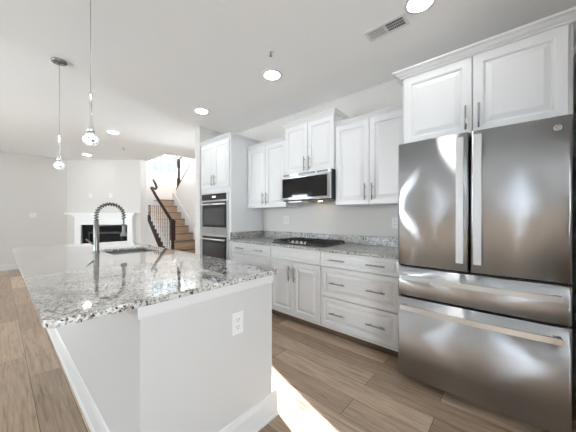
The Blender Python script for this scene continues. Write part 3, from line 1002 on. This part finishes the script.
# ---------------------------------------------------------------- ceiling fittings
def downlight(label, x, y):
    t = thing('recessed_light', label, 'ceiling light', (x, y, CE), 'recessed ceiling lights')
    MB().lathe([(0.082, -0.0065), (0.100, -0.004), (0.104, -0.0005), (0.082, -0.0005)], (x, y, CE), 32).build('trim_ring', M['white'], t)
    MB().lathe([(0, -0.0055), (0.0815, -0.0055), (0.0815, -0.001), (0, -0.001)], (x, y, CE), 32).build('lens', M['lens'], t)


downlight('round recessed light nearest the ceiling vent, above the refrigerator', 1.94, 0.471)
downlight('round recessed light near the ceiling sprinkler, before the microwave cabinet', 1.908, 1.889)
downlight('round recessed light on the ceiling before the oven tower', 1.90, 3.288)
downlight('round recessed light in the living room ceiling, nearer the kitchen', 1.348, 5.299)
downlight('round recessed light farthest away, in front of the fireplace', 1.423, 7.702)


def sprinkler(label, x, y):
    t = thing('fire_sprinkler', label, 'sprinkler', (x, y, CE), 'ceiling sprinklers')
    MB().lathe([(0, -0.001), (0.030, -0.001), (0.030, -0.003), (0.016, -0.009), (0, -0.009)], (x, y, CE), 20).build('escutcheon', M['white'], t)
    mb = MB().tube([(x, y, CE - 0.009), (x, y, CE - 0.030)], 0.006, 10)
    for s in (-1, 1): mb.tube([(x + s * 0.006, y, CE - 0.018), (x + s * 0.011, y, CE - 0.030), (x + s * 0.003, y, CE - 0.044)], 0.002, 6)
    mb.lathe([(0, -0.044), (0.014, -0.044), (0.014, -0.047), (0, -0.047)], (x, y, CE), 14)
    mb.build('sprinkler_head', M['pull'], t)


sprinkler('small sprinkler head on the kitchen ceiling before the cabinets', 1.623, 1.626)
sprinkler('small sprinkler head on the living room ceiling near the fireplace', 1.802, 6.324)

t = thing('ceiling_vent', 'white slotted air vent on the ceiling near the refrigerator', 'vent', (2.035, 0.735, CE))
vx0, vx1, vy0, vy1 = 1.985, 2.078, 0.605, 0.875
mb = MB()
o = 0.022
mb.box(vx0 - o, vx0, vy0 - o, vy1 + o, CE - 0.005, CE - 0.0005); mb.box(vx1, vx1 + o, vy0 - o, vy1 + o, CE - 0.005, CE - 0.0005)
mb.box(vx0, vx1, vy0 - o, vy0, CE - 0.005, CE - 0.0005); mb.box(vx0, vx1, vy1, vy1 + o, CE - 0.005, CE - 0.0005)
ym = (vy0 + vy1) / 2
mb.box(vx0, vx1, ym - 0.006, ym + 0.006, CE - 0.005, CE - 0.0005)
mb.build('frame', M['white'], t)
MB().box(vx0, vx1, vy0, vy1, CE - 0.0012, CE - 0.0004).build('duct_shade', M['slot'], t)  # dark sheet painted in for the shade of a duct behind the louvers
for a, b_, sg in ((vy0, ym - 0.006, 1), (ym + 0.006, vy1, -1)):
    mb = MB(); n = 9
    for k in range(n):
        y = a + (b_ - a) * (k + 0.5) / n
        hw = 0.0020 if sg > 0 else 0.0042  # thinner slats make the near bank look more shaded
        mb.prism([(y - hw, CE - 0.0045), (y - hw + 0.0012, CE - 0.0052), (y + hw, CE - 0.0022), (y + hw - 0.0012, CE - 0.0015)] if sg > 0 else
                 [(y + hw, CE - 0.0045), (y + hw - 0.0012, CE - 0.0052), (y - hw, CE - 0.0022), (y - hw + 0.0012, CE - 0.0015)], 'x', vx0, vx1)
    mb.box(vx0 + 0.030, vx0 + 0.033, a, b_, CE - 0.0046, CE - 0.002); mb.box(vx0 + 0.06, vx0 + 0.063, a, b_, CE - 0.0046, CE - 0.002)
    mb.build('louvers', M['white'], t)

# ---------------------------------------------------------------- fireplace (corner, at 45 degrees)
fc = fw(1.03)
t = thing('fireplace', 'white corner fireplace with mantel shelf and black firebox', 'fireplace', (fc.x, fc.y, 0))


def fbox(mb, s0, s1, d0, d1, z0, z1):
    pts = [fw(s0, d0), fw(s1, d0), fw(s1, d1), fw(s0, d1)]
    mb.prism([(q.x, q.y) for q in pts], 'z', z0, z1)
    return mb


e = 0.002
mb = MB()
fbox(mb, 0.29, 0.45, e, 0.12, 0.001, 1.24); fbox(mb, 1.66, 1.79, e, 0.12, 0.001, 1.24); fbox(mb, 0.45, 1.66, e, 0.12, 1.03, 1.24)
fbox(mb, 0.27, 0.47, 0.12, 0.128, 0.001, 0.16); fbox(mb, 1.64, 1.81, 0.12, 0.128, 0.001, 0.16)
mb.build('surround', M['mantel'], t)
mb = MB()
fbox(mb, 0.26, 1.82, e, 0.14, 1.24, 1.275); fbox(mb, 0.22, 1.86, e, 0.17, 1.275, 1.30); fbox(mb, 0.10, 1.89, e, 0.20, 1.30, 1.34)
mb.build('mantel_shelf', M['mantel'], t)
mb = MB()
fbox(mb, 0.452, 0.60, e, 0.07, 0.001, 1.028); fbox(mb, 1.50, 1.658, e, 0.07, 0.001, 1.028); fbox(mb, 0.60, 1.50, e, 0.07, 0.84, 1.028)
mb.build('slate_facing', M['slate'], t)
fbox(MB(), 0.60, 1.50, e, 0.012, 0.001, 0.84).build('firebox', M['firebox'], t)
mb = MB()
fbox(mb, 0.602, 0.64, 0.013, 0.06, 0.02, 0.838); fbox(mb, 1.46, 1.498, 0.013, 0.06, 0.02, 0.838); fbox(mb, 0.64, 1.46, 0.013, 0.06, 0.80, 0.838); fbox(mb, 0.64, 1.46, 0.013, 0.06, 0.02, 0.10)
mb.build('firebox_frame', M['black'], t)
fbox(MB(), 0.64, 1.46, 0.03, 0.034, 0.10, 0.80).build('firebox_glass', M['blackglass'], t)
fbox(MB(), 0.20, 1.87, 0.13, 0.45, 0.001, 0.02).build('hearth', M['slate'], t)

# ---------------------------------------------------------------- staircase
RI, RUN, YN, XS0, XS1 = 0.196, 0.2430, 6.035, 2.69, 3.655
t = thing('staircase', 'oak staircase climbing away behind the dark railing', 'staircase', (3.15, 5.9, 0))
NS = 8
for k in range(1, NS + 1):
    y = YN + (k - 1) * RUN
    MB().box(XS0, XS1, y + 0.025, y + 0.045, (k - 1) * RI + 0.001, k * RI - 0.0285).build('riser', M['oak'], t)
    ye = y + RUN + 0.025 if k < NS else YS - 0.005
    MB().box(XS0, XS1 if k < NS else 3.66, y, ye, k * RI - 0.028, k * RI, 0.006).build('tread', M['tread'], t)
# winder at the turn
yw = YN + NS * RUN
MB().prism([(3.30, yw + 0.05), (3.655, yw), (3.655, yw + 0.02), (3.30, yw + 0.07)], 'z', NS * RI + 0.001, (NS + 1) * RI - 0.0285).build('riser', M['oak'], t)
MB().prism([(3.27, yw + 0.03), (3.655, yw - 0.025), (3.655, YS - 0.005), (3.27, YS - 0.005)], 'z', (NS + 1) * RI - 0.028, (NS + 1) * RI).build('tread', M['tread'], t)
sl = RI / RUN
zl = lambda y: RI + (y - YN) * sl          # nosing line
# dark closed stringer on the open side with the wall panel below it
ya, yb = 5.93, 7.30
MB().prism([(ya, 0.001), (ya, max(0.06, zl(ya) + 0.06)), (yb, zl(yb) + 0.07), (yb, zl(yb) - 0.09), (ya + 0.17, 0.001)], 'x', 2.640, 2.688).build('stringer', M['dark'], t)
MB().prism([(ya + 0.18, 0.001), (yb, zl(yb) - 0.092), (yb, 0.001)], 'x', 2.645, 2.686).build('spandrel_panel', M['wall'], t)
# white skirt board on the wall side
MB().prism([(5.95, 0.001), (5.95, 0.26), (YN, 0.42), (yw - 0.1, zl(yw - 0.1) + 0.22), (yw + 0.1, zl(yw + 0.1) + 0.16), (yw + 0.1, 1.0)], 'x', 3.656, 3.676).build('skirt_board', M['white'], t)
# second flight: wall panel below its slanted edge
z2 = lambda y: 2.13 + (7.79 - y) * 0.75
struct(MB().prism([(5.2, 0.001), (7.86, 0.001), (7.86, z2(7.86)), (6.35, z2(6.35)), (6.27, z2(6.35)), (6.27, 2.735), (5.2, 2.735)], 'x', 3.678, 3.76).build('wall_flight', M['wall']))
t = thing('staircase', 'upper stair flight turning back behind the slanted white wall', 'staircase', (4.25, 7.0, 1.9))
MB().prism([(7.86, z2(7.86) + 0.001), (6.35, z2(6.35) + 0.001), (6.35, z2(6.35) + 0.035), (7.86, z2(7.86) + 0.035)], 'x', 3.67, 3.768).build('flight_cap', M['dark'], t)
for k in range(5):
    y = 7.62 - k * 0.24
    MB().box(3.762, 4.80, y - 0.265, y, (NS + 1) * RI + k * RI + 0.14, (NS + 1) * RI + k * RI + 0.168, 0.005).build('tread', M['tread'], t)
    MB().box(3.762, 4.80, y - 0.04, y - 0.02, (NS + 1) * RI + (k - 1) * RI + 0.169, (NS + 1) * RI + k * RI + 0.139).build('riser', M['oak'], t)
MB().box(3.765, 4.84, 7.63, YS - 0.005, (NS + 1) * RI - 0.12, (NS + 1) * RI - 0.03).build('landing', M['oak'], t)

# railing of the first flight
rx = 2.664
t = thing('stair_railing', 'dark stained handrail with newel and white balusters on the lower stairs', 'railing', (rx, 5.86, 0))
ny = 5.872
mb = MB()
mb.box(rx - 0.045, rx + 0.045, ny - 0.045, ny + 0.045, 0.001, 0.30, 0.004)
mb.lathe([(0.045, 0.30), (0.036, 0.32), (0.028, 0.36), (0.032, 0.42), (0.036, 0.55), (0.030, 0.66), (0.038, 0.68), (0.038, 0.70)], (rx, ny, 0), 16)
mb.box(rx - 0.045, rx + 0.045, ny - 0.045, ny + 0.045, 0.70, 1.12, 0.006)
mb.box(rx - 0.058, rx + 0.058, ny - 0.058, ny + 0.058, 1.12, 1.145, 0.006)
mb.lathe([(0.045, 1.145), (0.048, 1.165), (0.035, 1.185), (0, 1.19)], (rx, ny, 0), 16)
mb.build('newel_post', M['dark'], t)
zr = lambda y: 1.10 + (y - ny) * 0.715
mb = MB()
hp = [(rx, ny + 0.04, zr(ny + 0.04)), (rx, 6.3, zr(6.3)), (rx, 6.8, zr(6.8)), (rx, 7.10, zr(7.10) + 0.02), (rx + 0.03, 7.16, zr(7.12) + 0.02), (rx + 0.12, 7.15, zr(7.10) + 0.005), (rx + 0.16, 7.18, zr(7.1) + 0.05), (rx + 0.155, 7.26, zr(7.1) + 0.16), (rx + 0.13, 7.33, zr(7.1) + 0.27)]
mb.tube(hp, [0.034, 0.034, 0.034, 0.034, 0.033, 0.033, 0.031, 0.028, 0.022], 12)
mb.build('handrail', M['dark'], t)
for k in range(10):
    y = 5.985 + k * 0.122
    z0, z1 = zl(y) + 0.066, zr(y) - 0.02
    if z0 < 0.1: z0 = max(z0, 0.075)
    mb = MB()
    mb.box(rx - 0.014, rx + 0.014, y - 0.014, y + 0.014, z0 + 0.008, z0 + 0.24)
    mb.lathe([(0.014, z0 + 0.24), (0.010, z0 + 0.27), (0.014, z0 + 0.30), (0.012, z0 + 0.45), (0.008, z1), (0, z1)], (rx, y, 0), 10)
    mb.build('baluster', M['white'], t)

# railing of the second flight
rx2 = 3.72
t = thing('stair_railing', 'dark upper stair railing with newel beside the stairwell window', 'railing', (rx2, 7.79, 2.1))
n2 = 7.775
zb = z2(n2) + 0.036
mb = MB()
mb.box(rx2 - 0.042, rx2 + 0.042, n2 - 0.042, n2 + 0.042, zb - 0.02, zb + 0.25, 0.004)
mb.lathe([(0.042, zb + 0.25), (0.030, zb + 0.29), (0.034, zb + 0.45), (0.028, zb + 0.55), (0.034, zb + 0.57)], (rx2, n2, 0), 14)
mb.box(rx2 - 0.045, rx2 + 0.045, n2 - 0.045, n2 + 0.045, zb + 0.57, zb + 0.83, 0.005)
mb.lathe([(0.052, zb + 0.83), (0.052, zb + 0.85), (0.03, zb + 0.88), (0, zb + 0.885)], (rx2, n2, 0), 14)
mb.build('newel_post', M['dark'], t)
zr2 = lambda y: zb + 0.78 + (n2 - y) * 0.75
MB().tube([(rx2, n2 - 0.04, zr2(n2 - 0.04)), (rx2, 6.4, zr2(6.4))], 0.032, 12).build('handrail', M['dark'], t)
for k in range(9):
    y = n2 - 0.14 - k * 0.13
    z0, z1 = z2(y) + 0.05, zr2(y) - 0.02
    mb = MB()
    mb.box(rx2 - 0.014, rx2 + 0.014, y - 0.014, y + 0.014, z0, z0 + 0.2)
    mb.lathe([(0.013, z0 + 0.2), (0.013, z0 + 0.4), (0.009, z1), (0, z1)], (rx2, y, 0), 8)
    mb.build('baluster', M['white'], t)
